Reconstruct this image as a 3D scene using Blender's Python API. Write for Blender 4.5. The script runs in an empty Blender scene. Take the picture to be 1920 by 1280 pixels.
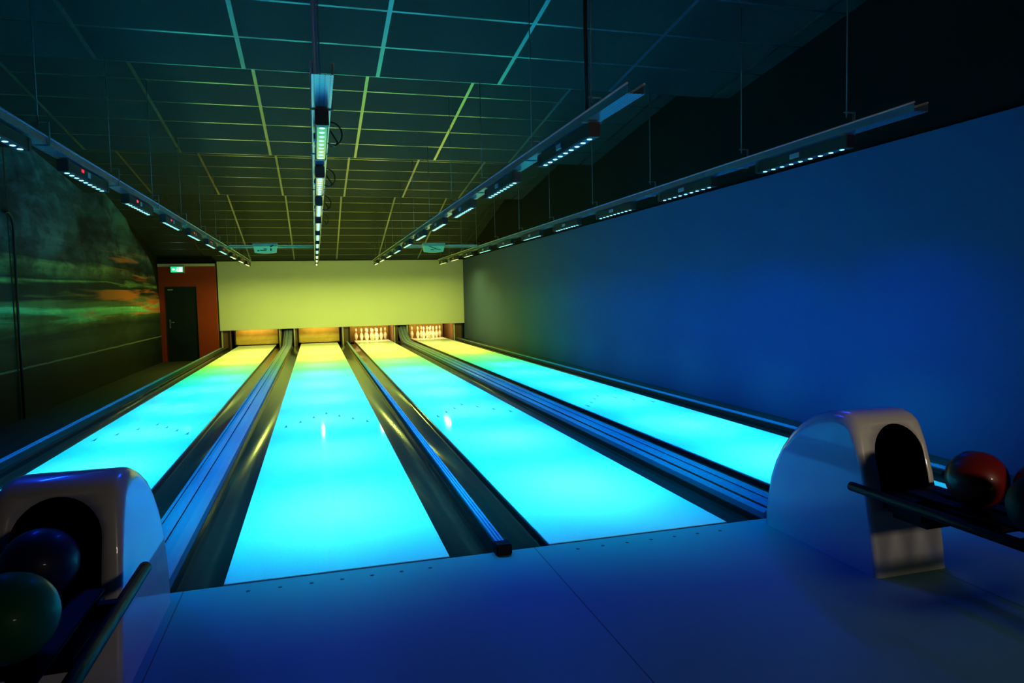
import bpy, bmesh, math, random
from mathutils import Vector, Matrix
random.seed(7)
sc = bpy.context.scene
C = sc.collection
PI = math.pi

# ------------------------------------------------------------------ camera
cam_d = bpy.data.cameras.new('camera')
cam = bpy.data.objects.new('camera', cam_d)
C.objects.link(cam)
cR = Vector((0.96210469, -0.27173717, -0.02266012))
cU = Vector((0.03971556, 0.05742945, 0.99755929))
cF = Vector((0.26977258, 0.96065643, -0.06604534))
M = Matrix((cR, cU, -cF)).transposed().to_4x4()
M.translation = Vector((0.45746944, -3.36416617, 1.29824608))
cam.matrix_world = M
cam_d.sensor_width = 36.0
cam_d.lens = 1303.7985 / 1920 * 36.0
cam_d.clip_start = 0.05
cam_d.clip_end = 100
sc.camera = cam

# ------------------------------------------------------------------ world, exposure
w = bpy.data.worlds.new('world')
sc.world = w
w.use_nodes = True
w.node_tree.nodes['Background'].inputs[0].default_value = (0.0, 0.0, 0.0, 1)
w.node_tree.nodes['Background'].inputs[1].default_value = 0.0
sc.view_settings.view_transform = 'Standard'
sc.view_settings.look = 'None'
sc.view_settings.gamma = 1
sc.view_settings.exposure = 0.0
try:
    sc.cycles.use_denoising = True
    sc.cycles.max_bounces = 7
    sc.cycles.diffuse_bounces = 4
    sc.cycles.glossy_bounces = 4
    sc.cycles.sample_clamp_indirect = 4.0
    sc.cycles.caustics_reflective = False
    sc.cycles.caustics_refractive = False
except Exception:
    pass

# warm lamps of the bar area behind the camera
def area_light(name, loc, target, size, sizey, color, power, spread=PI, parent=None):
    d = bpy.data.lights.new(name, 'AREA')
    d.shape = 'RECTANGLE'
    d.size = size
    d.size_y = sizey
    d.color = color
    d.energy = power
    d.spread = spread
    o = bpy.data.objects.new(name, d)
    C.objects.link(o)
    if target is None:
        o.location = loc
    else:
        v = Vector(target) - Vector(loc)
        o.location = loc
        o.rotation_euler = v.to_track_quat('-Z', 'Y').to_euler()
    if parent:
        o.parent = parent
    return o

area_light('bar_lamp', (3.05, -6.4, 1.75), (2.65, -1.0, 0.35), 0.9, 0.2, (1.0, 0.80, 0.56), 8.0, math.radians(64))

# ------------------------------------------------------------------ materials
def new_mat(name):
    m = bpy.data.materials.new(name)
    m.use_nodes = True
    return m, m.node_tree.nodes, m.node_tree.links, m.node_tree.nodes['Principled BSDF']

def simple(name, col, rough=0.5, metal=0.0, coat=0.0, spec=None, coat_rough=0.05, noise=0.0, nscale=20.0):
    m, N, L, b = new_mat(name)
    b.inputs['Base Color'].default_value = (*col, 1)
    b.inputs['Roughness'].default_value = rough
    b.inputs['Metallic'].default_value = metal
    b.inputs['Coat Weight'].default_value = coat
    b.inputs['Coat Roughness'].default_value = coat_rough
    if spec is not None:
        b.inputs['Specular IOR Level'].default_value = spec
    if noise > 0:
        tc = N.new('ShaderNodeTexCoord')
        nz = N.new('ShaderNodeTexNoise')
        nz.inputs['Scale'].default_value = nscale
        nz.inputs['Detail'].default_value = 4
        L.new(tc.outputs['Object'], nz.inputs['Vector'])
        mr = N.new('ShaderNodeMapRange')
        mr.inputs['To Min'].default_value = 1 - noise
        mr.inputs['To Max'].default_value = 1 + noise
        L.new(nz.outputs[0], mr.inputs['Value'])
        mx = N.new('ShaderNodeMix')
        mx.data_type = 'RGBA'
        mx.blend_type = 'MULTIPLY'
        mx.inputs[0].default_value = 1
        mx.inputs[6].default_value = (*col, 1)
        L.new(mr.outputs[0], mx.inputs[7])
        L.new(mx.outputs[2], b.inputs['Base Color'])
    return m

def emit(name, col, strength):
    m, N, L, b = new_mat(name)
    b.inputs['Base Color'].default_value = (0.02, 0.02, 0.02, 1)
    b.inputs['Emission Color'].default_value = (*col, 1)
    b.inputs['Emission Strength'].default_value = strength
    try:
        m.cycles.emission_sampling = 'NONE'
    except Exception:
        pass
    return m

def mathn(N, L, op, a, b=None, c=None):
    n = N.new('ShaderNodeMath')
    n.operation = op
    for i, v in enumerate((a, b, c)):
        if v is None:
            continue
        if isinstance(v, (int, float)):
            n.inputs[i].default_value = v
        else:
            L.new(v, n.inputs[i])
    return n.outputs[0]

def xyz(N, L, kind='Object'):
    tc = N.new('ShaderNodeTexCoord')
    s = N.new('ShaderNodeSeparateXYZ')
    L.new(tc.outputs[kind], s.inputs[0])
    return s.outputs[0], s.outputs[1], s.outputs[2], tc

def mixc(N, L, fac, a, b):
    mx = N.new('ShaderNodeMix')
    mx.data_type = 'RGBA'
    if isinstance(fac, (int, float)):
        mx.inputs[0].default_value = fac
    else:
        L.new(fac, mx.inputs[0])
    for i, v in ((6, a), (7, b)):
        if isinstance(v, tuple):
            mx.inputs[i].default_value = (*v, 1)
        else:
            L.new(v, mx.inputs[i])
    return mx.outputs[2]

# lane: pale synthetic boards with short dark flecks along the grain, clear oiled coat
def lane_mat():
    m, N, L, b = new_mat('lane_surface')
    x, y, z, tc = xyz(N, L)
    mp = N.new('ShaderNodeMapping')
    mp.inputs['Scale'].default_value = (260, 9, 1)
    L.new(tc.outputs['Object'], mp.inputs['Vector'])
    nz = N.new('ShaderNodeTexNoise')
    nz.inputs['Scale'].default_value = 1
    nz.inputs['Detail'].default_value = 2
    L.new(mp.outputs[0], nz.inputs['Vector'])
    fle = mathn(N, L, 'GREATER_THAN', nz.outputs[0], 0.70)
    col = mixc(N, L, mathn(N, L, 'MULTIPLY', fle, 0.35), (0.74, 0.76, 0.76), (0.35, 0.38, 0.42))
    # board joints
    bx = mathn(N, L, 'FRACT', mathn(N, L, 'DIVIDE', x, 0.02703))
    j = mathn(N, L, 'LESS_THAN', bx, 0.03)
    col = mixc(N, L, mathn(N, L, 'MULTIPLY', j, 0.08), col, (0.3, 0.33, 0.36))
    L.new(col, b.inputs['Base Color'])
    b.inputs['Roughness'].default_value = 0.5
    b.inputs['Specular IOR Level'].default_value = 0.3
    b.inputs['Coat Weight'].default_value = 0.35
    b.inputs['Coat Roughness'].default_value = 0.05
    b.inputs['Coat IOR'].default_value = 1.4
    return m

def approach_mat():
    m, N, L, b = new_mat('approach_panels')
    x, y, z, tc = xyz(N, L)
    nz = N.new('ShaderNodeTexNoise')
    nz.inputs['Scale'].default_value = 2.0
    nz.inputs['Detail'].default_value = 5
    L.new(tc.outputs['Object'], nz.inputs['Vector'])
    col = mixc(N, L, nz.outputs[0], (0.085, 0.27, 0.30), (0.105, 0.32, 0.35))
    sx = mathn(N, L, 'FRACT', mathn(N, L, 'DIVIDE', mathn(N, L, 'ADD', x, 0.17 + 16.6), 1.66))
    s = mathn(N, L, 'LESS_THAN', sx, 0.0035)
    col = mixc(N, L, mathn(N, L, 'MULTIPLY', s, 0.8), col, (0.04, 0.05, 0.06))
    L.new(col, b.inputs['Base Color'])
    b.inputs['Roughness'].default_value = 0.42
    b.inputs['Specular IOR Level'].default_value = 0.35
    return m

def ceiling_mat():
    m, N, L, b = new_mat('ceiling_tiles')
    x, y, z, tc = xyz(N, L)   # object origin at the low edge of each section: y runs away from it
    fx = mathn(N, L, 'ABSOLUTE', mathn(N, L, 'SUBTRACT', mathn(N, L, 'FRACT', mathn(N, L, 'ADD', mathn(N, L, 'DIVIDE', mathn(N, L, 'ADD', x, 0.085), 1.2), 20.5)), 0.5))
    fy = mathn(N, L, 'ABSOLUTE', mathn(N, L, 'SUBTRACT', mathn(N, L, 'FRACT', mathn(N, L, 'ADD', mathn(N, L, 'DIVIDE', y, 0.6), 20.5)), 0.5))
    lx = mathn(N, L, 'LESS_THAN', fx, 0.018 / 1.2)
    ly = mathn(N, L, 'LESS_THAN', fy, 0.012 / 0.6)
    g = mathn(N, L, 'MAXIMUM', lx, ly)
    nz = N.new('ShaderNodeTexNoise')
    nz.inputs['Scale'].default_value = 45
    L.new(tc.outputs['Object'], nz.inputs['Vector'])
    tile = mixc(N, L, nz.outputs[0], (0.015, 0.018, 0.021), (0.024, 0.028, 0.032))
    col = mixc(N, L, g, tile, (0.29, 0.30, 0.29))
    L.new(col, b.inputs['Base Color'])
    L.new(mathn(N, L, 'MULTIPLY', g, 0.9), b.inputs['Metallic'])
    r = mathn(N, L, 'SUBTRACT', 0.62, mathn(N, L, 'MULTIPLY', g, 0.37))
    L.new(r, b.inputs['Roughness'])
    L.new(mathn(N, L, 'ADD', 0.06, mathn(N, L, 'MULTIPLY', g, 0.44)), b.inputs['Specular IOR Level'])
    return m

def mural_mat():
    # painted sunset sky over water; object coords are world coords
    m, N, L, b = new_mat('painted_mural')
    x, y, z, tc = xyz(N, L)
    def noise(sy, sz, detail, rough, off=0.0):
        mp = N.new('ShaderNodeMapping')
        mp.inputs['Scale'].default_value = (0, sy, sz)
        mp.inputs['Location'].default_value = (off, off, off * 0.7)
        L.new(tc.outputs['Object'], mp.inputs['Vector'])
        n = N.new('ShaderNodeTexNoise')
        n.inputs['Scale'].default_value = 1
        n.inputs['Detail'].default_value = detail
        n.inputs['Roughness'].default_value = rough
        n.inputs['Distortion'].default_value = 0.6
        L.new(mp.outputs[0], n.inputs['Vector'])
        return n.outputs[0]
    big = noise(0.45, 1.1, 6, 0.6)
    streak = noise(0.16, 3.2, 7, 0.55, 3.3)
    fine = noise(1.2, 3.0, 6, 0.65, 9.1)
    def ramp(val, pts):
        r = N.new('ShaderNodeValToRGB')
        els = r.color_ramp.elements
        while len(els) < len(pts):
            els.new(0.5)
        for e, (p, c) in zip(els, pts):
            e.position = p
            e.color = (*c, 1)
        L.new(val, r.inputs[0])
        return r.outputs[0]
    # warped height
    zz = mathn(N, L, 'ADD', z, mathn(N, L, 'MULTIPLY', mathn(N, L, 'SUBTRACT', streak, 0.5), 0.75))
    zn = mathn(N, L, 'DIVIDE', zz, 4.0)
    sky = ramp(zn, [(0.0, (0.006, 0.010, 0.012)), (0.09, (0.010, 0.018, 0.02)), (0.17, (0.03, 0.05, 0.04)), (0.21, (0.012, 0.025, 0.03)),
                    (0.25, (0.09, 0.13, 0.06)), (0.275, (0.22, 0.70, 0.42)), (0.305, (0.36, 0.95, 0.50)), (0.325, (0.12, 0.22, 0.12)),
                    (0.35, (0.14, 0.17, 0.09)), (0.37, (0.012, 0.025, 0.035)), (0.405, (0.012, 0.025, 0.035)), (0.425, (0.22, 0.36, 0.16)), (0.44, (0.012, 0.03, 0.04)),
                    (0.50, (0.16, 0.19, 0.12)), (0.53, (0.02, 0.035, 0.06)), (0.60, (0.06, 0.10, 0.16)), (0.68, (0.02, 0.04, 0.08)), (1.0, (0.05, 0.16, 0.30))])
    # cloud mottling
    mott = ramp(mathn(N, L, 'ADD', mathn(N, L, 'MULTIPLY', big, 0.6), mathn(N, L, 'MULTIPLY', fine, 0.4)),
                [(0.40, (0.18, 0.18, 0.2)), (0.50, (0.7, 0.7, 0.7)), (0.58, (1.8, 1.8, 1.7))])
    mm = N.new('ShaderNodeMix')
    mm.data_type = 'RGBA'
    mm.blend_type = 'MULTIPLY'
    mz = N.new('ShaderNodeMapRange')
    mz.inputs['From Min'].default_value = 1.45
    mz.inputs['From Max'].default_value = 2.0
    mz.inputs['To Min'].default_value = 0.35
    L.new(z, mz.inputs['Value'])
    L.new(mz.outputs[0], mm.inputs[0])
    L.new(sky, mm.inputs[6])
    L.new(mott, mm.inputs[7])
    col = mm.outputs[2]
    # orange streaks toward the far end
    far = N.new('ShaderNodeMapRange')
    far.inputs['From Min'].default_value = 9.5
    far.inputs['From Max'].default_value = 14.0
    L.new(y, far.inputs['Value'])
    o1 = noise(0.22, 4.6, 4, 0.5, 5.7)
    om = N.new('ShaderNodeMapRange')
    om.inputs['From Min'].default_value = 0.52
    om.inputs['From Max'].default_value = 0.62
    L.new(o1, om.inputs['Value'])
    band = N.new('ShaderNodeMapRange')
    band.inputs['From Min'].default_value = 2.6
    band.inputs['From Max'].default_value = 2.0
    L.new(z, band.inputs['Value'])
    band2 = mathn(N, L, 'GREATER_THAN', z, 1.05)
    f = mathn(N, L, 'MULTIPLY', mathn(N, L, 'MULTIPLY', far.outputs[0], om.outputs[0]), mathn(N, L, 'MULTIPLY', band.outputs[0], band2))
    col = mixc(N, L, f, col, (0.85, 0.20, 0.05))
    # thin horizon of surf
    zl = mathn(N, L, 'ABSOLUTE', mathn(N, L, 'SUBTRACT', z, mathn(N, L, 'ADD', 0.40, mathn(N, L, 'MULTIPLY', mathn(N, L, 'SUBTRACT', fine, 0.5), 0.03))))
    col = mixc(N, L, mathn(N, L, 'MULTIPLY', mathn(N, L, 'LESS_THAN', zl, 0.014), 0.7), col, (0.25, 0.28, 0.25))
    # panel joints every 2.4 m
    js = mathn(N, L, 'LESS_THAN', mathn(N, L, 'ABSOLUTE', mathn(N, L, 'SUBTRACT', y, 8.02)), 0.025)
    col = mixc(N, L, js, col, (0.01, 0.012, 0.015))
    # wall shading painted in as black beyond a curve along the ceiling line
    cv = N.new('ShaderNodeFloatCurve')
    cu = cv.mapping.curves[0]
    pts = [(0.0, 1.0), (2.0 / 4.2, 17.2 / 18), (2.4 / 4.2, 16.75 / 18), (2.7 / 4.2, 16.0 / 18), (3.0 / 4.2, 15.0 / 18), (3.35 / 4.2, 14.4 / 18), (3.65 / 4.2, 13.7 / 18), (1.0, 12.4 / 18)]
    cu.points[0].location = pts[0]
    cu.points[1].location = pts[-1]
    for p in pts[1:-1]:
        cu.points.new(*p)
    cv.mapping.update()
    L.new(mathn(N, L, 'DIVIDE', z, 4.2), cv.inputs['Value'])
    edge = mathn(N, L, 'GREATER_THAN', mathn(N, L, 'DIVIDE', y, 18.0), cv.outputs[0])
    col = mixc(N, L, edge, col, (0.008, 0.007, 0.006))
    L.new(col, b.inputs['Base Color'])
    b.inputs['Roughness'].default_value = 0.7
    b.inputs['Specular IOR Level'].default_value = 0.12
    return m

def tray_mat():
    m, N, L, b = new_mat('galvanised_perforated')
    x, y, z, tc = xyz(N, L)
    ax = mathn(N, L, 'ABSOLUTE', x)
    r1 = mathn(N, L, 'LESS_THAN', mathn(N, L, 'ABSOLUTE', mathn(N, L, 'SUBTRACT', ax, 0.037)), 0.003)
    r2 = mathn(N, L, 'LESS_THAN', mathn(N, L, 'ABSOLUTE', mathn(N, L, 'SUBTRACT', ax, 0.012)), 0.0025)
    fy = mathn(N, L, 'LESS_THAN', mathn(N, L, 'FRACT', mathn(N, L, 'DIVIDE', y, 0.025)), 0.42)
    low = mathn(N, L, 'LESS_THAN', z, 0.004)
    h = mathn(N, L, 'MULTIPLY', mathn(N, L, 'MULTIPLY', mathn(N, L, 'MAXIMUM', r1, r2), fy), low)
    col = mixc(N, L, h, (0.60, 0.62, 0.63), (0.006, 0.006, 0.008))
    L.new(col, b.inputs['Base Color'])
    L.new(mathn(N, L, 'SUBTRACT', 0.72, mathn(N, L, 'MULTIPLY', h, 0.72)), b.inputs['Metallic'])
    b.inputs['Roughness'].default_value = 0.27
    return m

def gutter_mat():
    m, N, L, b = new_mat('gutter_plastic')
    tc = N.new('ShaderNodeTexCoord')
    mp = N.new('ShaderNodeMapping')
    mp.inputs['Scale'].default_value = (30, 0.8, 30)
    L.new(tc.outputs['Object'], mp.inputs['Vector'])
    nz = N.new('ShaderNodeTexNoise')
    nz.inputs['Scale'].default_value = 1
    nz.inputs['Detail'].default_value = 5
    L.new(mp.outputs[0], nz.inputs['Vector'])
    mr = N.new('ShaderNodeMapRange')
    mr.inputs['To Min'].default_value = 0.10
    mr.inputs['To Max'].default_value = 0.16
    L.new(nz.outputs[0], mr.inputs['Value'])
    L.new(mr.outputs[0], b.inputs['Roughness'])
    b.inputs['Base Color'].default_value = (0.012, 0.014, 0.016, 1)
    b.inputs['Specular IOR Level'].default_value = 0.22
    return m

MT = dict(
    lane=lane_mat(), approach=approach_mat(), ceiling=ceiling_mat(), mural=mural_mat(), tray=tray_mat(), gutter=gutter_mat(),
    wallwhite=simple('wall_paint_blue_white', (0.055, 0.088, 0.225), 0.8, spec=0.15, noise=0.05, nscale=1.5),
    black=simple('matt_black_paint', (0.006, 0.006, 0.006), 0.9, spec=0.1),
    walk=simple('dark_walkway', (0.03, 0.027, 0.024), 0.6, noise=0.3, nscale=3),
    red=simple('red_wall_paint', (0.30, 0.035, 0.015), 0.75, spec=0.2, noise=0.15, nscale=2),
    cream=simple('cream_trim', (0.65, 0.62, 0.5), 0.6),
    door=simple('dark_door', (0.004, 0.012, 0.02), 0.6, spec=0.2),
    steel=simple('brushed_steel', (0.6, 0.6, 0.6), 0.3, metal=1.0),
    alu=simple('anodised_strip', (0.16, 0.26, 0.50), 0.45, metal=0.0),
    lip=simple('bright_rolled_edge', (0.85, 0.88, 0.88), 0.4, metal=0.0),
    coverplastic=simple('grey_track_cover', (0.12, 0.16, 0.30), 0.4, spec=0.4, noise=0.12, nscale=8),
    groove=simple('groove_black', (0.01, 0.01, 0.012), 0.6),
    panel=simple('cream_masking_panel', (0.80, 0.78, 0.68), 0.65, spec=0.25, noise=0.03, nscale=1.2),
    shell=simple('white_gelcoat', (0.72, 0.72, 0.71), 0.3, coat=1.0, coat_rough=0.03),
    mouth=simple('black_lining', (0.004, 0.004, 0.004), 0.9, spec=0.05),
    rack=simple('black_rack_tube', (0.004, 0.005, 0.007), 0.5, spec=0.1),
    body=simple('black_lamp_housing', (0.02, 0.018, 0.018), 0.5),
    labelp=simple('pale_label', (0.6, 0.62, 0.6), 0.5),
    lens=simple('lamp_lens_strip', (0.25, 0.3, 0.35), 0.15, coat=0.5),
    rod=simple('zinc_rod', (0.22, 0.23, 0.23), 0.5, metal=0.4),
    pin=simple('white_pin', (0.85, 0.83, 0.78), 0.3, coat=0.8),
    pinred=simple('red_pin_band', (0.6, 0.03, 0.02), 0.35, coat=0.8),
    pitwood=simple('brown_kickback', (0.17, 0.09, 0.06), 0.45, noise=0.3, nscale=6),
    pitdark=simple('dark_pit', (0.03, 0.022, 0.018), 0.7),
    gold=simple('tan_curtain', (0.62, 0.42, 0.10), 0.6, noise=0.35, nscale=5),
    ballred=simple('red_ball', (0.17, 0.008, 0.006), 0.4, coat=0.25, spec=0.3),
    ballorange=simple('orange_ball', (0.40, 0.05, 0.004), 0.4, coat=0.25, spec=0.3),
    ballteal=simple('dark_teal_ball', (0.003, 0.010, 0.011), 0.5, coat=0.0, spec=0.15),
    ballgreen=simple('green_ball', (0.008, 0.20, 0.10), 0.45, coat=0.15, spec=0.25),
    ballblue=simple('dark_blue_ball', (0.01, 0.02, 0.09), 0.45, coat=0.15, spec=0.25),
    boxp=simple('white_box_plastic', (0.9, 0.92, 0.9), 0.45),
    ink=simple('dark_marking', (0.03, 0.05, 0.06), 0.5),
    arrow=simple('dark_arrow_inlay', (0.02, 0.05, 0.06), 0.5),
    exitg=emit('exit_green', (0.02, 0.85, 0.30), 1.0),
    exitw=emit('exit_white', (0.75, 1.0, 0.9), 1.6),
    disp=emit('red_display', (1.0, 0.02, 0.05), 1.5),
    cablerubber=simple('cable_rubber', (0.012, 0.012, 0.014), 0.5),
)

# ------------------------------------------------------------------ mesh helpers
def obj(name, bm, mats, parent=None, loc=None, smooth=False, kind=None):
    me = bpy.data.meshes.new(name)
    bmesh.ops.recalc_face_normals(bm, faces=bm.faces)
    bm.to_mesh(me)
    bm.free()
    if not isinstance(mats, (list, tuple)):
        mats = [mats]
    for m in mats:
        me.materials.append(m)
    if smooth:
        for p in me.polygons:
            p.use_smooth = True
    o = bpy.data.objects.new(name, me)
    C.objects.link(o)
    if parent:
        o.parent = parent
    if loc:
        o.location = loc
    if kind:
        o['kind'] = kind
    return o

def BM():
    return bmesh.new()

def box(bm, x0, x1, y0, y1, z0, z1, mi=0, bevel=0.0):
    vs = [bm.verts.new((x, y, z)) for x in (x0, x1) for y in (y0, y1) for z in (z0, z1)]
    fs = []
    for q in ((0, 1, 3, 2), (4, 6, 7, 5), (0, 4, 5, 1), (2, 3, 7, 6), (0, 2, 6, 4), (1, 5, 7, 3)):
        f = bm.faces.new([vs[i] for i in q])
        f.material_index = mi
        fs.append(f)
    if bevel > 0:
        es = list({e for f in fs for e in f.edges})
        bmesh.ops.bevel(bm, geom=es, offset=bevel, segments=2, affect='EDGES', clamp_overlap=True)
    return bm

def tube(bm, pts, r, n=10, mi=0, cap=True):
    pts = [Vector(p) for p in pts]
    rings = []
    prev = None
    for i, p in enumerate(pts):
        if i == 0:
            t = pts[1] - p
        elif i == len(pts) - 1:
            t = p - pts[i - 1]
        else:
            t = (pts[i + 1] - p).normalized() + (p - pts[i - 1]).normalized()
        t.normalize()
        if prev is None:
            a = Vector((0, 0, 1)) if abs(t.z) < 0.9 else Vector((1, 0, 0))
            u = t.cross(a).normalized()
        else:
            u = (prev - t * prev.dot(t)).normalized()
        prev = u
        v = t.cross(u)
        rr = r[i] if isinstance(r, (list, tuple)) else r
        rings.append([bm.verts.new(p + (u * math.cos(2 * PI * k / n) + v * math.sin(2 * PI * k / n)) * rr) for k in range(n)])
    for a, b in zip(rings, rings[1:]):
        for k in range(n):
            f = bm.faces.new((a[k], a[(k + 1) % n], b[(k + 1) % n], b[k]))
            f.material_index = mi
            f.smooth = True
    if cap:
        for rg in (rings[0], rings[-1]):
            f = bm.faces.new(rg)
            f.material_index = mi
    return bm

def lathe(bm, prof, n=24, mi=None, cx=0, cy=0):
    rings = []
    for r, z in prof:
        if r < 1e-6:
            rings.append([bm.verts.new((cx, cy, z))])
        else:
            rings.append([bm.verts.new((cx + r * math.cos(2 * PI * k / n), cy + r * math.sin(2 * PI * k / n), z)) for k in range(n)])
    for i, (a, b) in enumerate(zip(rings, rings[1:])):
        for k in range(n):
            k2 = (k + 1) % n
            if len(a) == 1 and len(b) == 1:
                continue
            if len(a) == 1:
                f = bm.faces.new((a[0], b[k], b[k2]))
            elif len(b) == 1:
                f = bm.faces.new((a[k], b[0], a[k2]))
            else:
                f = bm.faces.new((a[k], b[k], b[k2], a[k2]))
            f.smooth = True
            if mi:
                f.material_index = mi[i]
    return bm

def sweep_xz(bm, prof, y0, y1, mi=None, closed=True, ys=None, zoff=None):
    """profile in x,z swept along y"""
    ys = ys or [y0, y1]
    rings = []
    for i, y in enumerate(ys):
        dz = zoff[i] if zoff else 0
        rings.append([bm.verts.new((x, y, z + dz)) for x, z in prof])
    n = len(prof)
    rng = range(n) if closed else range(n - 1)
    for a, b in zip(rings, rings[1:]):
        for k in rng:
            f = bm.faces.new((a[k], a[(k + 1) % n], b[(k + 1) % n], b[k]))
            if mi:
                f.material_index = mi[k]
    if closed:
        for rg in (rings[0], rings[-1]):
            bm.faces.new(rg)
    return bm

def thing(name, label, cat, loc=(0, 0, 0), group=None, rotz=0):
    o = bpy.data.objects.new(name, None)
    o.empty_display_size = 0.1
    C.objects.link(o)
    o.location = loc
    o.rotation_euler = (0, 0, rotz)
    tag(o, label, cat, group)
    return o

def tag(o, label, cat, group=None):
    o['label'] = label
    o['category'] = cat
    if group:
        o['group'] = group
    return o

def dup(root, loc, label, group=None, rotz=0):
    r = root.copy()
    C.objects.link(r)
    r.location = loc
    r.rotation_euler = (0, 0, rotz)
    r['label'] = label
    if group:
        r['group'] = group
    for ch in list(root.children):
        c = ch.copy()
        C.objects.link(c)
        c.parent = r
        for g in list(ch.children):
            d = g.copy()
            C.objects.link(d)
            d.parent = c
    return r

ORD = ['first', 'second', 'third', 'fourth', 'fifth', 'sixth', 'seventh', 'eighth', 'ninth', 'tenth']

# ------------------------------------------------------------------ key dimensions (metres)
W = 1.0541
GUT = 0.235
LX = [-1.7577, 0.0, 1.5817, 3.3394]          # left edges of the four lanes
LANE_END = 19.16
XW = 4.94                                     # right wall
XL = -3.65                                    # left wall
ZW = -0.31                                    # walkway left of the lanes
PANY = 18.05

# ------------------------------------------------------------------ setting
bm = BM(); box(bm, XL, XW, -11.0, -0.012, -0.3, 0.0)
floor = obj('floor', bm, MT['approach'], kind='structure')
bm = BM(); box(bm, XL, -2.16, -0.012, 17.6, ZW - 0.1, ZW)
obj('floor', bm, MT['walk'], kind='structure')
bm = BM(); box(bm, -2.16, XW, -0.012, 20.4, -0.42, -0.14)
obj('floor', bm, MT['pitdark'], kind='structure')

bm = BM(); box(bm, XW, XW + 0.15, -11.0, 20.4, -0.4, 2.455)
obj('wall_right', bm, MT['wallwhite'], kind='structure')
bm = BM(); box(bm, XW + 0.02, XW + 0.15, -11.0, 20.4, 2.455, 4.3)
obj('wall_right_upper', bm, MT['black'], kind='structure')
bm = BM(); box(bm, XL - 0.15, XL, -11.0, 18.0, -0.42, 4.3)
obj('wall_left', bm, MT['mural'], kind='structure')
# far wall: red part beside the lanes with the doorway cut in it
bm = BM()
box(bm, XL, -3.50, 17.6, 17.75, ZW, 2.37)
box(bm, -2.70, -2.20, 17.6, 17.75, ZW, 2.37)
box(bm, -3.50, -2.70, 17.6, 17.75, 1.745, 2.37)
obj('wall_back', bm, MT['red'], kind='structure')
bm = BM(); box(bm, XL, XW + 0.1, 20.4, 20.5, -0.42, 4.3)
box(bm, XL, -2.27, 17.6, 17.7, 2.37, 4.3)
box(bm, -2.27, XW, 18.12, 18.2, 2.455, 4.3)
obj('wall_back_upper', bm, MT['black'], kind='structure')
bm = BM(); box(bm, -2.27, -2.2, 17.75, 20.4, -0.42, 2.45)
obj('wall_side_pit', bm, MT['black'], kind='structure')
bm = BM(); box(bm, XL, -2.20, 17.565, 17.6, 2.30, 2.37)
obj('trim_1', bm, MT['cream'], kind='structure')

# door
door = bpy.data.objects.new('door_1', None)
C.objects.link(door); door['kind'] = 'structure'; door.location = (-3.10, 17.62, ZW)
bm = BM(); box(bm, -0.385, 0.385, 0.0, 0.045, 0.005, 2.04, bevel=0.003)
obj('door_leaf', bm, MT['door'], door)
bm = BM()
box(bm, -0.40, -0.385, -0.03, 0.06, 0, 2.055); box(bm, 0.385, 0.40, -0.03, 0.06, 0, 2.055); box(bm, -0.385, 0.385, -0.03, 0.06, 2.04, 2.055)
obj('door_frame', bm, MT['groove'], door)
bm = BM()
box(bm, -0.33, -0.295, -0.012, 0.0, 0.92, 1.16, bevel=0.003)
tube(bm, [(-0.312, -0.012, 1.08), (-0.312, -0.055, 1.08), (-0.20, -0.055, 1.08)], 0.011, 8)
obj('door_handle', bm, MT['steel'], door)
bm = BM(); box(bm, -0.33, -0.20, -0.04, 0.0, 1.96, 1.99, bevel=0.004)
obj('door_closer', bm, MT['labelp'], door)

# exit sign
ex = thing('exit_sign', 'glowing green emergency exit sign with white pictogram above the dark door', 'exit sign', (-3.155, 17.6, 2.215))
bm = BM(); box(bm, -0.165, 0.165, -0.075, -0.01, -0.088, 0.088, bevel=0.006)
obj('sign_housing', bm, MT['body'], ex)
bm = BM(); box(bm, -0.155, 0.155, -0.080, -0.075, -0.078, 0.078)
obj('sign_face', bm, MT['exitg'], ex)
bm = BM()
yf0, yf1 = -0.083, -0.0795
box(bm, 0.045, 0.135, yf0, yf1, -0.062, 0.062)                        # doorway
vsx = [(-0.125, 0.0), (-0.085, 0.038), (-0.085, 0.016), (-0.045, 0.016), (-0.045, -0.016), (-0.085, -0.016), (-0.085, -0.038)]
f = bm.faces.new([bm.verts.new((a, yf0, c)) for a, c in vsx])
bmesh.ops.extrude_face_region(bm, geom=[f])
def limb(a, b, r=0.009):
    tube(bm, [(a[0], yf0 + 0.001, a[1]), (b[0], yf0 + 0.001, b[1])], r, 6)
limb((0.012, 0.018), (0.0, -0.016), 0.013)
limb((0.0, -0.016), (0.026, -0.034)); limb((0.026, -0.034), (0.022, -0.064))
limb((0.0, -0.016), (-0.018, -0.042)); limb((-0.018, -0.042), (-0.036, -0.046))
limb((0.014, 0.02), (0.036, 0.004), 0.007); limb((0.01, 0.02), (-0.016, 0.012), 0.007)
lathe(bm, [(0, 0.032), (0.011, 0.038), (0.014, 0.045), (0.011, 0.053), (0, 0.058)], 10, cx=0.014, cy=yf0)
obj('pictogram', bm, MT['exitw'], ex)
bm = BM(); box(bm, 0.168, 0.18, -0.085, -0.0, -0.10, 0.10)
obj('end_plate', bm, MT['cream'], ex)['label'] = 'pale end plate'

# mural wall pipe with hook
bm = BM()
tube(bm, [(XL + 0.03, 8.04, ZW), (XL + 0.03, 8.08, 1.4), (XL + 0.03, 8.12, 2.45), (XL + 0.03, 8.08, 2.56), (XL + 0.03, 7.96, 2.62), (XL + 0.03, 7.85, 2.60)], 0.018, 8)
pp = obj('wall_pipe', bm, MT['cablerubber'])
tag(pp, 'thin dark pipe with a hooked top running up the left mural wall', 'pipe')

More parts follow.
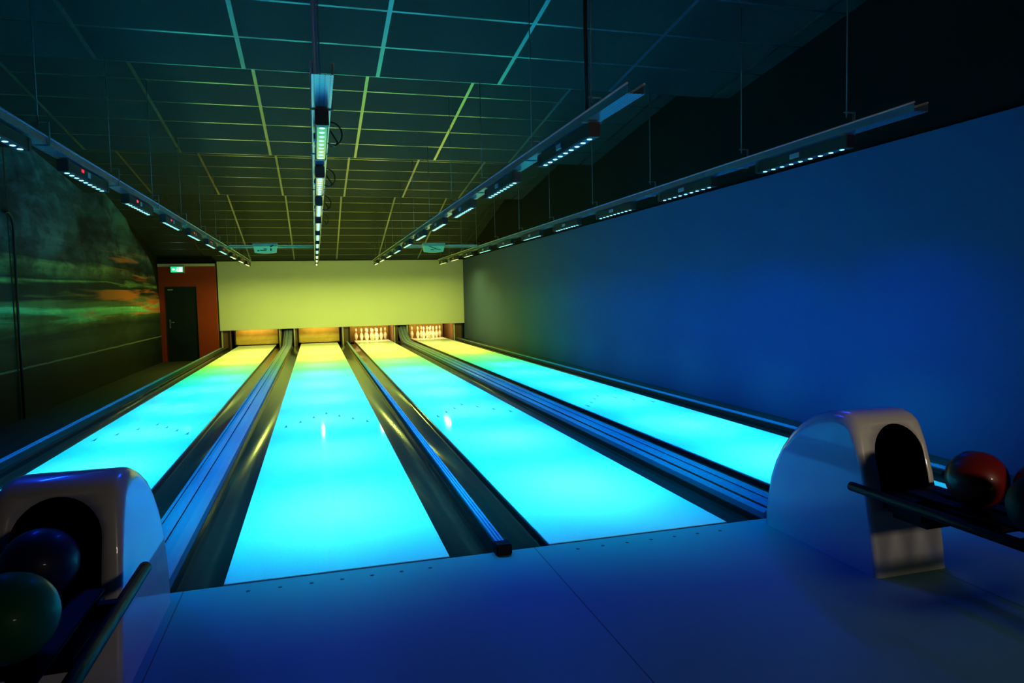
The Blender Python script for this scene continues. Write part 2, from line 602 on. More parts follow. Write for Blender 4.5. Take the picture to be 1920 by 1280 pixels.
# ceiling: saw-tooth sections, each falling away from the camera, then stepping up
# (start y, end y, height of the low end, slope)
SECT = [(-8.29, -4.35, 3.41, 0.125), (-4.35, -0.41, 3.41, 0.125), (-0.41, 3.53, 3.41, 0.125), (3.53, 7.47, 3.41, 0.125),
        (7.47, 11.55, 3.41, 0.125), (11.55, 18.12, 2.455, 0.222)]
for ys, ye, ze, sl in SECT:
    ln = ye - ys
    bm = BM()
    a = [(XL, -ln, sl * ln), (XW, -ln, sl * ln), (XW, 0, 0), (XL, 0, 0)]
    vb = [bm.verts.new(p) for p in a]
    vt = [bm.verts.new((p[0], p[1], sl * ln + 0.12)) for p in a]
    bm.faces.new(vb); bm.faces.new(vt)
    for k in range(4):
        bm.faces.new((vb[k], vb[(k + 1) % 4], vt[(k + 1) % 4], vt[k]))
    obj('ceiling', bm, MT['ceiling'], loc=(0, ye, ze), kind='structure')

# masking panel above the pins
mp_ = thing('masking_panel', 'long pale yellow-green masking panel hanging over the pins of all four lanes', 'panel', (0, PANY, 0.475))
bm = BM(); box(bm, -2.255, XW - 0.005, 0, 0.03, 0.0, 1.975, bevel=0.004)
obj('panel_board', bm, MT['panel'], mp_)
for xx in (-2.2, -0.1, 1.3, 3.1, 4.85):
    bm = BM(); box(bm, xx, xx + 0.04, 0.03, 0.069, 0.0, 1.975)
    obj('frame_post', bm, MT['pitdark'], mp_)

# ------------------------------------------------------------------ lanes
lane_lab = ['glowing lane furthest left, beside the mural wall walkway',
            'glowing lane straight in front, left of the thin divider strip',
            'glowing lane just right of the thin divider strip',
            'glowing lane furthest right, along the blue wall']
for i, x0 in enumerate(LX):
    t = thing('bowling_lane', lane_lab[i], 'bowling lane', (x0 + W / 2, 0, 0), 'bowling lanes')
    bm = BM(); box(bm, -W / 2, W / 2, 0.012, LANE_END, -0.10, 0.0)
    obj('lane_bed', bm, MT['lane'], t)
    bm = BM(); box(bm, -W / 2, W / 2, -0.012, 0.010, -0.05, -0.002)
    obj('foul_line', bm, MT['groove'], t)
    for k in range(7):
        d = abs(k - 3)
        ax = (k - 3) * 0.1372
        ay = 4.85 - d * 0.235
        bm = BM()
        vs = [bm.verts.new(p) for p in [(ax - 0.016, ay - 0.10, 0.0006), (ax, ay - 0.075, 0.0006), (ax + 0.016, ay - 0.10, 0.0006), (ax, ay + 0.07, 0.0006)]]
        f = bm.faces.new(vs)
        r = bmesh.ops.extrude_face_region(bm, geom=[f])
        bmesh.ops.translate(bm, verts=[v for v in r['geom'] if isinstance(v, bmesh.types.BMVert)], vec=(0, 0, -0.001))
        obj('arrow_marker', bm, MT['arrow'], t)
    for k in range(7):
        ax = (k - 3) * 0.1372
        bm = BM()
        lathe(bm, [(0, 0.0004), (0.0095, 0.0004), (0.0095, 0.0010), (0, 0.0010)], 14, cx=x0 + W / 2 + ax, cy=-0.105)
        obj('dot_marker', bm, MT['arrow'], floor)

# gutters
def gutter(x0, label):
    n = 12
    prof = [(x0 + 0.006, -0.012), (x0 + 0.012, -0.046)]
    for k in range(n + 1):
        u = -1 + 2 * k / n
        prof.append((x0 + GUT / 2 + u * (GUT / 2 - 0.020), -0.060 + 0.009 * u * u))
    prof += [(x0 + GUT - 0.012, -0.046), (x0 + GUT - 0.006, -0.012)]
    outer = [(x0, -0.008)] + prof + [(x0 + GUT, -0.008), (x0 + GUT, -0.125), (x0, -0.125)]
    bm = BM()
    sweep_xz(bm, outer, 0, 0, ys=[0.0, 18.1])
    bm.normal_update()
    for e in bm.edges:
        if len(e.link_faces) == 2 and e.calc_face_angle(0) > math.radians(12):
            e.smooth = False
    for f in bm.faces:
        if len(f.verts) == 4:
            f.smooth = True
    o = obj('lane_gutter', bm, MT['gutter'])
    bm2 = None
    tag(o, label, 'gutter', 'gutters beside the lanes')
    return o

gl = [(LX[0] - GUT, 'dark gutter on the outer left side of the leftmost lane'),
      (LX[0] + W, 'dark gutter on the right side of the leftmost lane'),
      (LX[1] - GUT, 'dark gutter on the left side of the lane straight ahead'),
      (LX[1] + W, 'dark gutter on the right side of the lane straight ahead'),
      (LX[2] - GUT, 'dark gutter between thin divider strip and the third lane from left'),
      (LX[2] + W, 'dark gutter on the right side of the third lane from left'),
      (LX[3] - GUT, 'dark gutter on the left side of the rightmost lane'),
      (LX[3] + W, 'dark gutter between the rightmost lane and the blue wall')]
for x0, l in gl:
    gutter(x0, l)

# ball return track covers (between lanes 1-2 and 3-4): ribbed, rising at the far end
def track_cover(xa, xb, label):
    t = thing('track_cover', label, 'track cover', (0, 0, 0), 'ribbed ball track covers')
    wd = xb - xa
    def band(p):
        return [(xa + wd * a, z) for a, z in p]
    ys = [0.0, 16.6, 16.9, 17.2, 17.5, 17.8, 18.1, 18.3]
    zo = [0, 0, 0.015, 0.06, 0.13, 0.23, 0.35, 0.44]
    pr = band([(0.0, -0.13), (0.0, 0.028), (0.06, 0.040), (0.14, 0.045), (0.15, 0.036), (0.18, 0.036), (0.19, 0.052), (0.26, 0.062),
               (0.36, 0.068), (0.46, 0.066), (0.52, 0.060), (0.525, 0.050), (0.555, 0.050), (0.56, 0.062), (0.62, 0.066), (0.80, 0.064), (0.94, 0.052), (1.0, 0.040), (1.0, -0.13)])
    mi = [0] * len(pr)
    for k in (4, 11):
        mi[k] = 1
    mi[3] = mi[5] = mi[10] = mi[12] = 1
    bm = BM(); sweep_xz(bm, pr, 0, 0, ys=ys, zoff=zo, mi=mi)
    obj('cover_strip', bm, [MT['coverplastic'], MT['groove']], t)
    return t
track_cover(LX[0] + W + GUT, LX[1] - GUT, 'ribbed grey track cover running down between the two left lanes')
track_cover(LX[2] + W + GUT, LX[3] - GUT, 'ribbed grey track cover running down between the two right lanes')

# thin divider between lanes 2 and 3
t = thing('divider_strip', 'thin dark divider with three bright metal ridges between the two middle lanes', 'divider strip', (0, 0, 0))
xa, xb = LX[1] + W + GUT, LX[2] - GUT
bm = BM(); box(bm, xa, xb, 0.0, 18.1, -0.13, 0.035)
obj('divider_base', bm, MT['groove'], t)
for k in range(3):
    c = xa + (xb - xa) * (0.2 + 0.3 * k)
    bm = BM(); box(bm, c - 0.0065, c + 0.0065, 0.0, 18.0, 0.035, 0.048, bevel=0.002)
    obj('metal_ridge', bm, MT['alu'], t)
bm = BM(); box(bm, xa - 0.012, xb + 0.012, -0.075, 0.0, 0.0, 0.056, bevel=0.006)
obj('end_block', bm, MT['rack'], t)

# outer edge rails
def edge_rail(xa, xb, zb, label, side):
    t = thing('edge_rail', label, 'edge rail', (0, 0, 0))
    bm = BM(); box(bm, xa, xb, 0.0, 17.55 if side < 0 else 18.0, zb, 0.012)
    obj('rail_body', bm, MT['groove'], t)
    for k in range(2):
        c = xa + 0.022 + k * 0.032 if side < 0 else xa + 0.025 + k * 0.04
        bm = BM(); box(bm, c - 0.009, c + 0.009, 0.0, 17.5 if side < 0 else 18.0, 0.012, 0.024, bevel=0.003)
        obj('metal_strip', bm, MT['alu'], t)
edge_rail(-2.158, LX[0] - GUT, -0.31, 'black side rail with two shiny strips on the outer left edge of the lanes', -1)
edge_rail(LX[3] + W + GUT, XW, -0.14, 'black side rail with two shiny strips along the foot of the blue wall', 1)

# ------------------------------------------------------------------ pit end
posts = [(-2.20, -1.94, 'dark brown kickback wall at the far left end of the lanes'),
         (-0.62, -0.52, 'dark brown kickback wall left of the rising track cover of the left pair'),
         (-0.21, -0.10, 'dark brown kickback wall right of the rising track cover of the left pair'),
         (1.18, 1.43, 'dark brown kickback wall behind the thin divider strip'),
         (2.72, 2.86, 'dark brown kickback wall left of the rising track cover of the right pair'),
         (3.11, 3.22, 'dark brown kickback wall right of the rising track cover of the right pair'),
         (4.58, 4.90, 'dark brown kickback wall at the far right end beside the blue wall')]
for x0, x1, l in posts:
    t = thing('kickback_wall', l, 'kickback wall', ((x0 + x1) / 2, 18.12, -0.14), 'kickback walls between the pits')
    hw = (x1 - x0) / 2
    bm = BM(); box(bm, -hw, hw, 0.02, 2.0, 0, 1.1, bevel=0.004)
    obj('wall_board', bm, MT['pitwood'], t)
    bm = BM(); box(bm, -hw + 0.02, -hw + 0.055, -0.01, 0.02, 0.02, 1.05, bevel=0.003)
    obj('edge_strip', bm, MT['cream'], t)['label'] = 'pale edge strip'
    if hw > 0.08:
        bm = BM(); box(bm, hw - 0.05, hw - 0.01, -0.01, 0.02, 0.02, 1.05, bevel=0.003)
        obj('edge_strip', bm, MT['groove'], t)

for i, (x0, lab) in enumerate(((LX[0], 'golden tan sweep board lowered across the leftmost lane'), (LX[1], 'golden tan sweep board lowered across the lane straight ahead'))):
    t = thing('sweep_board', lab, 'sweep board', (x0 + W / 2, 18.32, 0.03), 'lowered sweep boards')
    bm = BM()
    pr = [(0.0, 0.0), (-0.02, 0.03), (-0.03, 0.15), (-0.025, 0.28), (0.0, 0.42), (0.0, 0.52), (0.03, 0.52), (0.03, 0.0)]
    ra = [bm.verts.new((-0.58, y, z)) for y, z in pr]
    rb = [bm.verts.new((0.58, y, z)) for y, z in pr]
    for k in range(len(pr)):
        f = bm.faces.new((ra[k], ra[(k + 1) % len(pr)], rb[(k + 1) % len(pr)], rb[k]))
    bm.faces.new(ra); bm.faces.new(rb)
    obj('board', bm, MT['gold'], t)
    for s in (-1, 1):
        bm = BM(); box(bm, s * 0.60 - 0.018, s * 0.60 + 0.018, -0.02, 0.05, 0.0, 0.7, bevel=0.003)
        obj('side_arm', bm, MT['pitdark'], t)
for x0, lab in ((LX[2], 'tan cushion curtain behind the pins of the third lane from left'), (LX[3], 'tan cushion curtain behind the pins of the rightmost lane')):
    bm = BM()
    n = 24
    ra, rb = [], []
    for k in range(n + 1):
        xx = x0 - 0.15 + (W + 0.3) * k / n
        yy = 19.75 + 0.02 * math.sin(k * 1.7)
        ra.append(bm.verts.new((xx, yy, -0.1))); rb.append(bm.verts.new((xx, yy, 1.0)))
    for k in range(n):
        bm.faces.new((ra[k], ra[k + 1], rb[k + 1], rb[k])).smooth = True
    o = obj('pit_curtain', bm, MT['gold'])
    tag(o, lab, 'curtain', 'pit curtains')
    s = o.modifiers.new('thick', 'SOLIDIFY'); s.thickness = 0.02

for i, x0 in enumerate(LX):
    t = thing('pit_light', ['slim warm light tube over the pit of the leftmost lane', 'slim warm light tube over the pit of the lane straight ahead',
                            'slim warm light tube over the pins of the third lane from left', 'slim warm light tube over the pins of the rightmost lane'][i], 'light', (x0 + W / 2, 18.22 if i >= 2 else 18.16, 0.62), 'pit lights')
    bm = BM(); box(bm, -0.5, 0.5, -0.03, 0.03, 0.0, 0.04, bevel=0.004)
    obj('light_housing', bm, MT['labelp'], t)
    area_light('pit_tube', (0, 0, -0.005), (0, 0.75 if i >= 2 else 0.1, -0.6), 0.95, 0.05, (1.0, 0.70, 0.20) if i >= 2 else (1.0, 0.66, 0.16), 30.0 if i >= 2 else 2.6, parent=t)

# pins
def make_pin(loc, label, group):
    P = [(0, 0), (0.0258, 0), (0.030, 0.010), (0.0360, 0.030), (0.0455, 0.057), (0.0530, 0.086), (0.0605, 0.114), (0.0590, 0.149), (0.0470, 0.184),
         (0.0310, 0.219), (0.0248, 0.238), (0.0236, 0.254), (0.0248, 0.268), (0.0275, 0.281), (0.0315, 0.300), (0.0325, 0.322), (0.0310, 0.345), (0.0220, 0.368), (0.010, 0.379), (0, 0.381)]
    bm = BM()
    lathe(bm, P, 20)
    t = thing('bowling_pin', label, 'bowling pin', loc, group)
    obj('pin_body', bm, MT['pin'], t)
    bm = BM()
    for z0, r in ((0.236, 0.0262), (0.262, 0.0262)):
        lathe(bm, [(r - 0.004, z0), (r, z0 + 0.001), (r, z0 + 0.012), (r - 0.004, z0 + 0.013)], 20)
    obj('neck_band', bm, MT['pinred'], t)['label'] = 'red neck stripes'
    return t
sp = 0.3048
rowsname = {0: ['head pin at the front'], 1: ['left pin of the second row', 'right pin of the second row'],
            2: ['left pin of the third row', 'middle pin of the third row', 'right pin of the third row'],
            3: ['outer left pin of the back row', 'inner left pin of the back row', 'inner right pin of the back row', 'outer right pin of the back row']}
proto = None
for li, ln in ((2, 'third lane from left'), (3, 'rightmost lane')):
    for r in range(4):
        for c in range(r + 1):
            px = LX[li] + W / 2 + (c - r / 2) * sp
            py = 18.29 + r * sp * 0.866
            lab = 'white pin, %s, %s' % (rowsname[r][c], ln)
            if proto is None:
                proto = make_pin((px, py, 0), lab, 'bowling pins')
            else:
                dup(proto, (px, py, 0), lab, 'bowling pins')

# ------------------------------------------------------------------ ceiling trays
TX = [-1.20, 0.53, 2.10, 3.94]
TY0, TY1 = 0.0, 16.5
TZ = 2.326
traylab = ['perforated metal tray on rods over the leftmost lane, nearest the mural', 'perforated metal tray on rods over the lane straight ahead',
           'perforated metal tray on rods over the third lane from left', 'perforated metal tray on rods over the rightmost lane, by the blue wall']

def ceil_z(y):
    for ys, ye, ze, sl in SECT:
        if ys <= y < ye:
            return ze + sl * (ye - y)
    return 2.5
HY = [0.60, 1.80, 3.45, 5.05, 6.75, 8.40, 10.1, 11.75, 13.4, 15.0, 16.3]
for ti, tx in enumerate(TX):
    t = thing('cable_tray', traylab[ti], 'cable tray', (tx, 0, TZ), 'ceiling trays')
    w_ = 0.05
    pr = [(-w_, 0.052), (-w_, 0), (w_, 0), (w_, 0.052), (w_ - 0.007, 0.052), (w_ - 0.007, 0.049), (w_ - 0.0015, 0.049), (w_ - 0.0015, 0.0015),
          (-w_ + 0.0015, 0.0015), (-w_ + 0.0015, 0.049), (-w_ + 0.007, 0.049), (-w_ + 0.007, 0.052)]
    bm = BM(); sweep_xz(bm, pr, TY0, TY1)
    obj('tray_channel', bm, MT['tray'], t)
    for s_ in (-1, 1):
        bm = BM(); tube(bm, [(s_ * (w_ - 0.001), TY0, 0.053), (s_ * (w_ - 0.001), TY1, 0.053)], 0.0060, 8)
        obj('rolled_lip', bm, MT['lip'], t)
    for hy in HY:
        h = ceil_z(hy) - TZ
        bm = BM()
        tube(bm, [(0, hy, 0.115), (0, hy, h)], 0.0042, 6)
        rod = obj('hanger_rod', bm, MT['rod'], t)
        bm = BM()
        # C-shaped bracket: arm, drop, and foot under the tray
        box(bm, -0.018, 0.062, hy - 0.012, hy + 0.012, 0.145, 0.149)
        box(bm, 0.058, 0.062, hy - 0.012, hy + 0.012, -0.006, 0.149)
        box(bm, -0.062, 0.062, hy - 0.006, hy + 0.006, -0.006, -0.001)
        lathe(bm, [(0, 0.137), (0.009, 0.137), (0.009, 0.145), (0, 0.145)], 6, cx=0, cy=hy)
        obj('bracket', bm, MT['rod'], rod)

# ------------------------------------------------------------------ LED bar lights
FY0, FP, FL = 0.56, 1.655, 1.0
NB = 10
railname = ['leftmost ceiling tray', 'second ceiling tray from left', 'third ceiling tray from left', 'rightmost ceiling tray']
# colour of each bar along the rail: (narrow beam colour, power, wide wash colour, power, lens glow)
BAR = []
for k in range(NB):
    # core: tight whitish centre of the beam, beam: main pool, wash: wide deep-blue to yellow spill
    if k <= 4:
        f_ = k / 5
        b_ = dict(core=((0.15, 0.55, 0.55), 2.7), beam=((0.0, 0.90 + 0.06 * f_, 0.88), 16.5 if k == 0 else 13.5),
                  wash=((0.0, 0.045 + 0.30 * f_ ** 2.2, 1.0 - 0.5 * f_), (20.0 - 5 * f_) * (0.78 if k == 0 else 0.95 if k == 1 else 1.0)), led=(0.25, 0.95, 1.0))
    elif k == 5:
        b_ = dict(core=((0.12, 0.8, 0.6), 3.0), beam=((0.0, 1.0, 0.34), 13.5), wash=((0.0, 0.55, 0.30), 11.0), led=(0.25, 1.0, 0.85))
    elif k == 6:
        b_ = dict(core=((0.1, 0.8, 0.3), 3.0), beam=((0.12, 1.0, 0.09), 12.0), wash=((0.02, 0.75, 0.12), 11.0), led=(0.25, 1.0, 0.75))
    elif k == 7:
        b_ = dict(core=((1.0, 1.0, 0.1), 3.0), beam=((0.70, 1.0, 0.03), 10.0), wash=((0.30, 0.75, 0.05), 11.0), led=(0.6, 1.0, 0.4))
    else:
        b_ = dict(core=((1.0, 0.9, 0.1), 2.5), beam=((1.0, 0.86, 0.03), 6.0 if k == 8 else 2.5), wash=((0.72, 0.90, 0.12), 22.0 if k == 8 else 44.0), led=(0.95, 1.0, 0.35))
    BAR.append(b_)

def bar_meshes():
    parts = {}
    bm = BM()
    box(bm, -0.033, 0.033, 0.0, FL, -0.090, -0.012, bevel=0.005)
    box(bm, -0.036, 0.036, -0.004, 0.05, -0.094, -0.009, bevel=0.004)
    box(bm, -0.036, 0.036, FL - 0.05, FL + 0.004, -0.094, -0.009, bevel=0.004)
    parts['h'] = obj('lamp_housing', bm, MT['body'])
    bm = BM(); box(bm, -0.027, 0.027, 0.05, FL - 0.05, -0.0925, -0.0895)
    parts['s'] = obj('lens_strip', bm, MT['lens'])
    bm = BM()
    box(bm, -0.045, -0.033, 0.47, 0.57, -0.065, -0.03, bevel=0.003)
    parts['k'] = obj('connector', bm, MT['labelp'])
    bm = BM()
    box(bm, 0.033, 0.037, 0.44, 0.50, -0.062, -0.022)
    parts['l'] = obj('side_label', bm, MT['labelp'])
    bm = BM()
    box(bm, 0.033, 0.0365, 0.30, 0.345, -0.045, -0.025)
    parts['d'] = obj('display', bm, MT['disp'])
    return parts
P = bar_meshes()
led_me = []
for k in range(NB):
    bm = BM()
    lathe(bm, [(0, -0.0952), (0.011, -0.0950), (0.0155, -0.0935), (0.016, -0.0925), (0, -0.0925)], 12)
    ec = BAR[k]['led']
    me = bpy.data.meshes.new('led_lens'); bm.to_mesh(me); bm.free()
    me.materials.append(emit('led_glow', ec, 3.2))
    led_me.append(me)
LD = []
for k in range(NB):
    row = []
    for nm, spr in (('core', 32), ('beam', 66), ('wash', 122 if k < 9 else 168)):
        col, pw = BAR[k][nm]
        d = bpy.data.lights.new(nm + '_light', 'AREA'); d.shape = 'RECTANGLE'; d.size = 0.05; d.size_y = FL - 0.1
        d.color = col; d.energy = pw; d.spread = math.radians(spr)
        row.append(d)
    LD.append(row)
first = True
for ti, tx in enumerate(TX):
    for k in range(NB):
        lab = 'LED bar light, %s from near end under the %s' % (ORD[k], railname[ti])
        t = thing('led_bar_light', lab, 'light', (tx, FY0 + k * FP, TZ), 'LED bar lights')
        for key in ('h', 's', 'k', 'l', 'd'):
            o = P[key]
            if not first:
                o = o.copy(); C.objects.link(o)
            o.parent = t
        first = False
        for q in range(9):
            o = bpy.data.objects.new('led_lens', led_me[k]); C.objects.link(o)
            o.parent = t; o.location = (0, 0.08 + q * 0.105, 0)
        for d, z in zip(LD[k], (-0.0960, -0.0961, -0.0962)):
            o = bpy.data.objects.new(d.name, d); C.objects.link(o)
            o.parent = t; o.location = (0, FL / 2, z)

# cable loops on the right of the tray over the lane straight ahead
for k in range(4):
    y = FY0 + k * FP + 0.75
    bm = BM()
    pts = []
    for q in range(15):
        a = -PI / 2 + PI * 1.25 * q / 14
        pts.append((TX[1] + 0.060 + 0.075 * max(0, math.cos(a)) , y + 0.05 * math.sin(a * 0.6), TZ + 0.03 + 0.085 * math.sin(a)))
    tube(bm, pts, 0.0045, 6)
    pts = [(TX[1] + 0.0415, y - 0.1, TZ - 0.05), (TX[1] + 0.09, y - 0.05, TZ - 0.055), (TX[1] + 0.105, y, TZ - 0.02), (TX[1] + 0.062, y, TZ + 0.05)]
    tube(bm, pts, 0.0045, 6)
    o = obj('power_cable', bm, MT['cablerubber'])
    tag(o, 'black cable loop beside the %s LED bar light of the tray straight ahead' % ORD[k], 'cable', 'cable loops at the ceiling tray')

# thick bundle of conduits up from tray 2 and tray 3 near end
for xx, nm in ((TX[1], 'dark conduit rising beside the rods from the tray over the lane straight ahead'), (TX[2], 'dark conduit rising beside the rod from the third ceiling tray')):
    bm = BM()
    tube(bm, [(xx - 0.028, 0.62, TZ + 0.002), (xx - 0.028, 0.62, ceil_z(0.62))], 0.008, 8)
    tube(bm, [(xx - 0.012, 0.63, TZ + 0.002), (xx - 0.012, 0.63, ceil_z(0.62))], 0.006, 8)
    o = obj('conduit', bm, MT['labelp'] if xx < 1 else MT['cablerubber'])
    tag(o, nm, 'conduit')

# cross rails and hanging boxes
for (xa, xb, xc, lab, lab2) in ((TX[0], TX[1], -0.455, 'double metal cross rail joining the two left ceiling trays', 'pale curved-bottom box with dark markings on the left cross rail'),
                          (TX[2], TX[3], 2.91, 'double metal cross rail joining the two right ceiling trays', 'pale curved-bottom box with dark markings on the right cross rail')):
    t = thing('cross_rail', lab, 'rail', ((xa + xb) / 2, 11.45, 2.36), 'cross rails')
    hw = (xb - xa) / 2 - 0.052
    bm = BM()
    box(bm, -hw, hw, -0.02, 0.02, 0.030, 0.055, bevel=0.003)
    box(bm, -hw, hw, -0.02, -0.005, -0.005, 0.018, bevel=0.003)
    obj('rail_profile', bm, MT['lip'], t)
    for s in (-1, 1):
        bm = BM(); box(bm, s * hw - 0.01, s * hw + 0.01, -0.025, 0.025, -0.01, 0.06)
        obj('end_clamp', bm, MT['rod'], t)
    t = thing('equipment_box', lab2, 'box', (xc, 11.36, 2.26), 'hanging boxes on the cross rails')
    bm = BM()
    n = 10
    f0, f1 = [], []
    out = [(-0.22, 0.115), (-0.205, 0.01)] + [(-0.205 + 0.41 * q / n, 0.0 - 0.018 * math.sin(PI * q / n)) for q in range(n + 1)] + [(0.205, 0.01), (0.22, 0.115)]
    for a, c in out:
        f0.append(bm.verts.new((a, -0.03 - 0.7 * max(c, 0), c))); f1.append(bm.verts.new((a, 0.05, c)))
    bm.faces.new(f0); bm.faces.new(f1)
    for k in range(len(out)):
        bm.faces.new((f0[k], f0[(k + 1) % len(out)], f1[(k + 1) % len(out)], f1[k]))
    obj('box_case', bm, MT['boxp'], t)
    bm = BM(); box(bm, -0.235, 0.235, -0.112, 0.055, 0.120, 0.175, bevel=0.006)
    obj('box_lid', bm, MT['boxp'], t)
    def mark(x0, x1, z0, z1):
        b2 = BM()
        vs = [b2.verts.new((x, -0.030 - 0.7 * z - d, z)) for d in (0.0, 0.003) for x, z in ((x0, z0), (x1, z0), (x1, z1), (x0, z1))]
        for q in ((0, 1, 2, 3), (7, 6, 5, 4), (0, 4, 5, 1), (1, 5, 6, 2), (2, 6, 7, 3), (3, 7, 4, 0)):
            b2.faces.new([vs[i_] for i_ in q])
        obj('marking', b2, MT['ink'], t)['label'] = 'dark mark'
    bm = BM()
    if xc < 0:
        for q in ((-0.10, 0.02, 0.030, 0.048), (-0.03, 0.03, 0.055, 0.072), (-0.15, -0.115, 0.022, 0.045), (0.09, 0.12, 0.03, 0.075)):
            mark(*q)
        tube(bm, [(0.10, -0.115, 0.10), (0.13, -0.125, 0.125), (0.20, -0.07, 0.15)], 0.010, 6)
    else:
        for q in ((-0.07, 0.0, 0.030, 0.046), (0.01, 0.04, 0.05, 0.07), (0.115, 0.14, 0.03, 0.050)):
            mark(*q)
        tube(bm, [(-0.11, -0.112, 0.105), (-0.04, -0.098, 0.085), (0.03, -0.082, 0.06), (0.10, -0.068, 0.04)], 0.006, 6)
    obj('wire', bm, MT['cablerubber'], t)

# ------------------------------------------------------------------ ball returns
def return_shell(cx, name_label, holedx):
    prof = [(-0.888, 0.0), (-0.870, 0.13), (-0.840, 0.28), (-0.810, 0.43), (-0.775, 0.56), (-0.752, 0.63), (-0.735, 0.668), (-0.705, 0.697), (-0.66, 0.712), (-0.60, 0.712),
            (-0.52, 0.697), (-0.44, 0.668), (-0.36, 0.624), (-0.28, 0.560), (-0.20, 0.470), (-0.14, 0.375), (-0.10, 0.28), (-0.072, 0.16), (-0.058, 0.07), (-0.055, 0.0)]
    hw = 0.198
    n = len(prof)
    # outward normals in the y,z plane
    nor = []
    for i in range(n):
        a = Vector(prof[max(0, i - 1)]); b = Vector(prof[min(n - 1, i + 1)])
        t_ = (b - a).normalized()
        nn = Vector((-t_.y, t_.x))
        nor.append(nn)
    def rad(i):
        y, z = prof[i]
        if i <= 6:
            return 0.022 + 0.03 * max(0, (z - 0.5) / 0.2)
        return 0.055
    secs = []
    angs = [0, 15, 30, 45, 60, 75, 90]
    def section(side, ang):
        row = []
        for i in range(n):
            r = rad(i)
            a = math.radians(ang)
            off = r * (1 - math.sin(a))          # how far the surface drops inwards
            xx = (hw - r + r * math.cos(a)) * side
            y = prof[i][0] - nor[i].x * off
            z = prof[i][1] - nor[i].y * off
            if i in (0, n - 1):
                z = 0.0
            row.append((xx, y, z))
        return row
    for a in angs:
        secs.append(section(-1, a))
    for a in reversed(angs):
        secs.append(section(1, a))
    bm = BM()
    vr = [[bm.verts.new(p) for p in row] for row in secs]
    for a, b in zip(vr, vr[1:]):
        for k in range(n - 1):
            f = bm.faces.new((a[k], a[k + 1], b[k + 1], b[k])); f.smooth = True
        f = bm.faces.new((a[0], b[0], b[n - 1], a[n - 1]))
    for side in (vr[0], vr[-1]):
        bm.faces.new(side)
    bmesh.ops.remove_doubles(bm, verts=bm.verts, dist=0.0002)
    t = thing('ball_return', name_label, 'ball return', (cx, 0, 0), 'ball returns')
    o = obj('return_shell', bm, [MT['shell'], MT['mouth']], t)
    # arched mouth cut into the front
    cb = BM()
    hwid = 0.137
    arch = [(-hwid, 0.30)] + [(-hwid * math.cos(PI * q / 16), 0.522 + 0.137 * math.sin(PI * q / 16)) for q in range(17)] + [(hwid, 0.30)]
    a0 = [cb.verts.new((x + holedx, -1.2, z)) for x, z in arch]
    a1 = [cb.verts.new((x + holedx, -0.40, z)) for x, z in arch]
    for f in (cb.faces.new(a0), cb.faces.new(a1)):
        f.material_index = 1
    for k in range(len(arch)):
        f = cb.faces.new((a0[k], a0[(k + 1) % len(arch)], a1[(k + 1) % len(arch)], a1[k])); f.material_index = 1
    cut = obj('cutter', cb, [MT['shell'], MT['mouth']])
    cut.location = (cx, 0, 0)
    bpy.context.view_layer.update()
    md = o.modifiers.new('cut', 'BOOLEAN'); md.operation = 'DIFFERENCE'; md.object = cut; md.solver = 'EXACT'
    bpy.context.view_layer.update()
    dg = bpy.context.evaluated_depsgraph_get()
    me = bpy.data.meshes.new_from_object(o.evaluated_get(dg))
    o.modifiers.clear(); o.data = me
    bpy.data.objects.remove(cut)
    return t

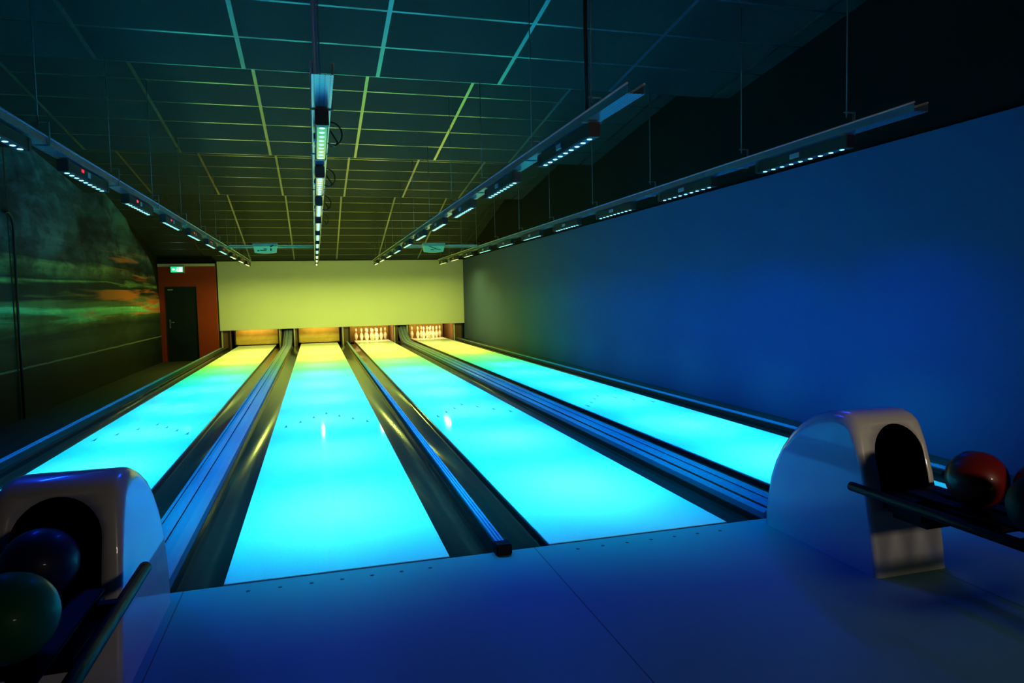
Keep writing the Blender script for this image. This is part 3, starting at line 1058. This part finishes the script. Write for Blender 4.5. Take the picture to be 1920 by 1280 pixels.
def ball_rack(cx, label):
    t = thing('ball_rack', label, 'ball rack', (cx, 0, 0), 'ball racks')
    for s in (-1, 1):
        bm = BM()
        x = s * 0.265
        tube(bm, [(x, -0.80, 0.405), (x, -2.30, 0.405)], 0.021, 14)
        obj('rail_tube', bm, MT['rack'], t)
    for x in (-0.17, -0.055, 0.055, 0.17):
        bm = BM(); box(bm, x - 0.036, x + 0.036, -2.26, -1.035, 0.428, 0.440, bevel=0.003)
        obj('inner_track', bm, MT['rack'], t)
    bm = BM(); tube(bm, [(-0.265, -2.30, 0.405), (-0.20, -2.37, 0.405), (0.20, -2.37, 0.405), (0.265, -2.30, 0.405)], 0.021, 14)
    obj('end_tube', bm, MT['rack'], t)
    for y in (-1.12, -1.6, -2.1):
        bm = BM()
        box(bm, -0.265, 0.265, y - 0.02, y + 0.02, 0.400, 0.427, bevel=0.003)
        obj('cross_bar', bm, MT['rack'], t)
    bm = BM()
    box(bm, -0.14, 0.16, -1.09, -0.85, 0.27, 0.390, bevel=0.03)
    obj('lift_bracket', bm, MT['rack'], t)
    bm = BM(); box(bm, -0.235, 0.235, -1.42, -1.095, 0.372, 0.398, bevel=0.006)  # added under the tracks to make the rack's shadow solid
    obj('shadow_plate', bm, MT['rack'], t)
    bm = BM(); tube(bm, [(0, -2.1, 0.0), (0, -2.1, 0.41)], 0.035, 16)
    lathe(bm, [(0, 0.0), (0.15, 0.0), (0.15, 0.012), (0.05, 0.02), (0, 0.02)], 24, cx=0, cy=-2.1)
    obj('leg', bm, MT['rack'], t)
return_shell(-0.400, 'white ball return hood with arched mouth at lower left, before the left pair of lanes', 0.0)
return_shell(3.018, 'white ball return hood with arched mouth at right, before the right pair of lanes', 0.018)
ball_rack(-0.400, 'black tube ball rack in front of the left ball return')
ball_rack(3.018, 'black tube ball rack in front of the right ball return')

def ball(loc, m, label):
    bm = BM()
    bmesh.ops.create_uvsphere(bm, u_segments=40, v_segments=24, radius=0.108)
    for f in bm.faces:
        f.smooth = True
    t = thing('bowling_ball', label, 'bowling ball', loc, 'bowling balls')
    obj('ball_body', bm, m, t)
    for a, b_ in ((0.012, 0.30), (-0.02, 0.42), (0.03, 0.52)):
        d = Vector((a * 8, 0.25 + b_ * 0.3, 1)).normalized()
        bm = BM()
        tube(bm, [d * 0.1070, d * 0.1083], 0.012, 12)
        obj('finger_hole', bm, MT['mouth'], t)
ball((2.905, -1.288, 0.546), MT['ballred'], 'red bowling ball on the right rack, nearest the ball return')
ball((3.025, -1.475, 0.546), MT['ballorange'], 'orange bowling ball half hidden at the right edge of the photo')
ball((2.800, -1.625, 0.546), MT['ballteal'], 'very dark bowling ball in front of the orange one')
ball((-0.288, -1.452, 0.546), MT['ballgreen'], 'dark green bowling ball on the left rack at the left photo edge')
ball((-0.40, -0.925, 0.499), MT['ballblue'], 'dark blue bowling ball in the mouth of the left ball return')
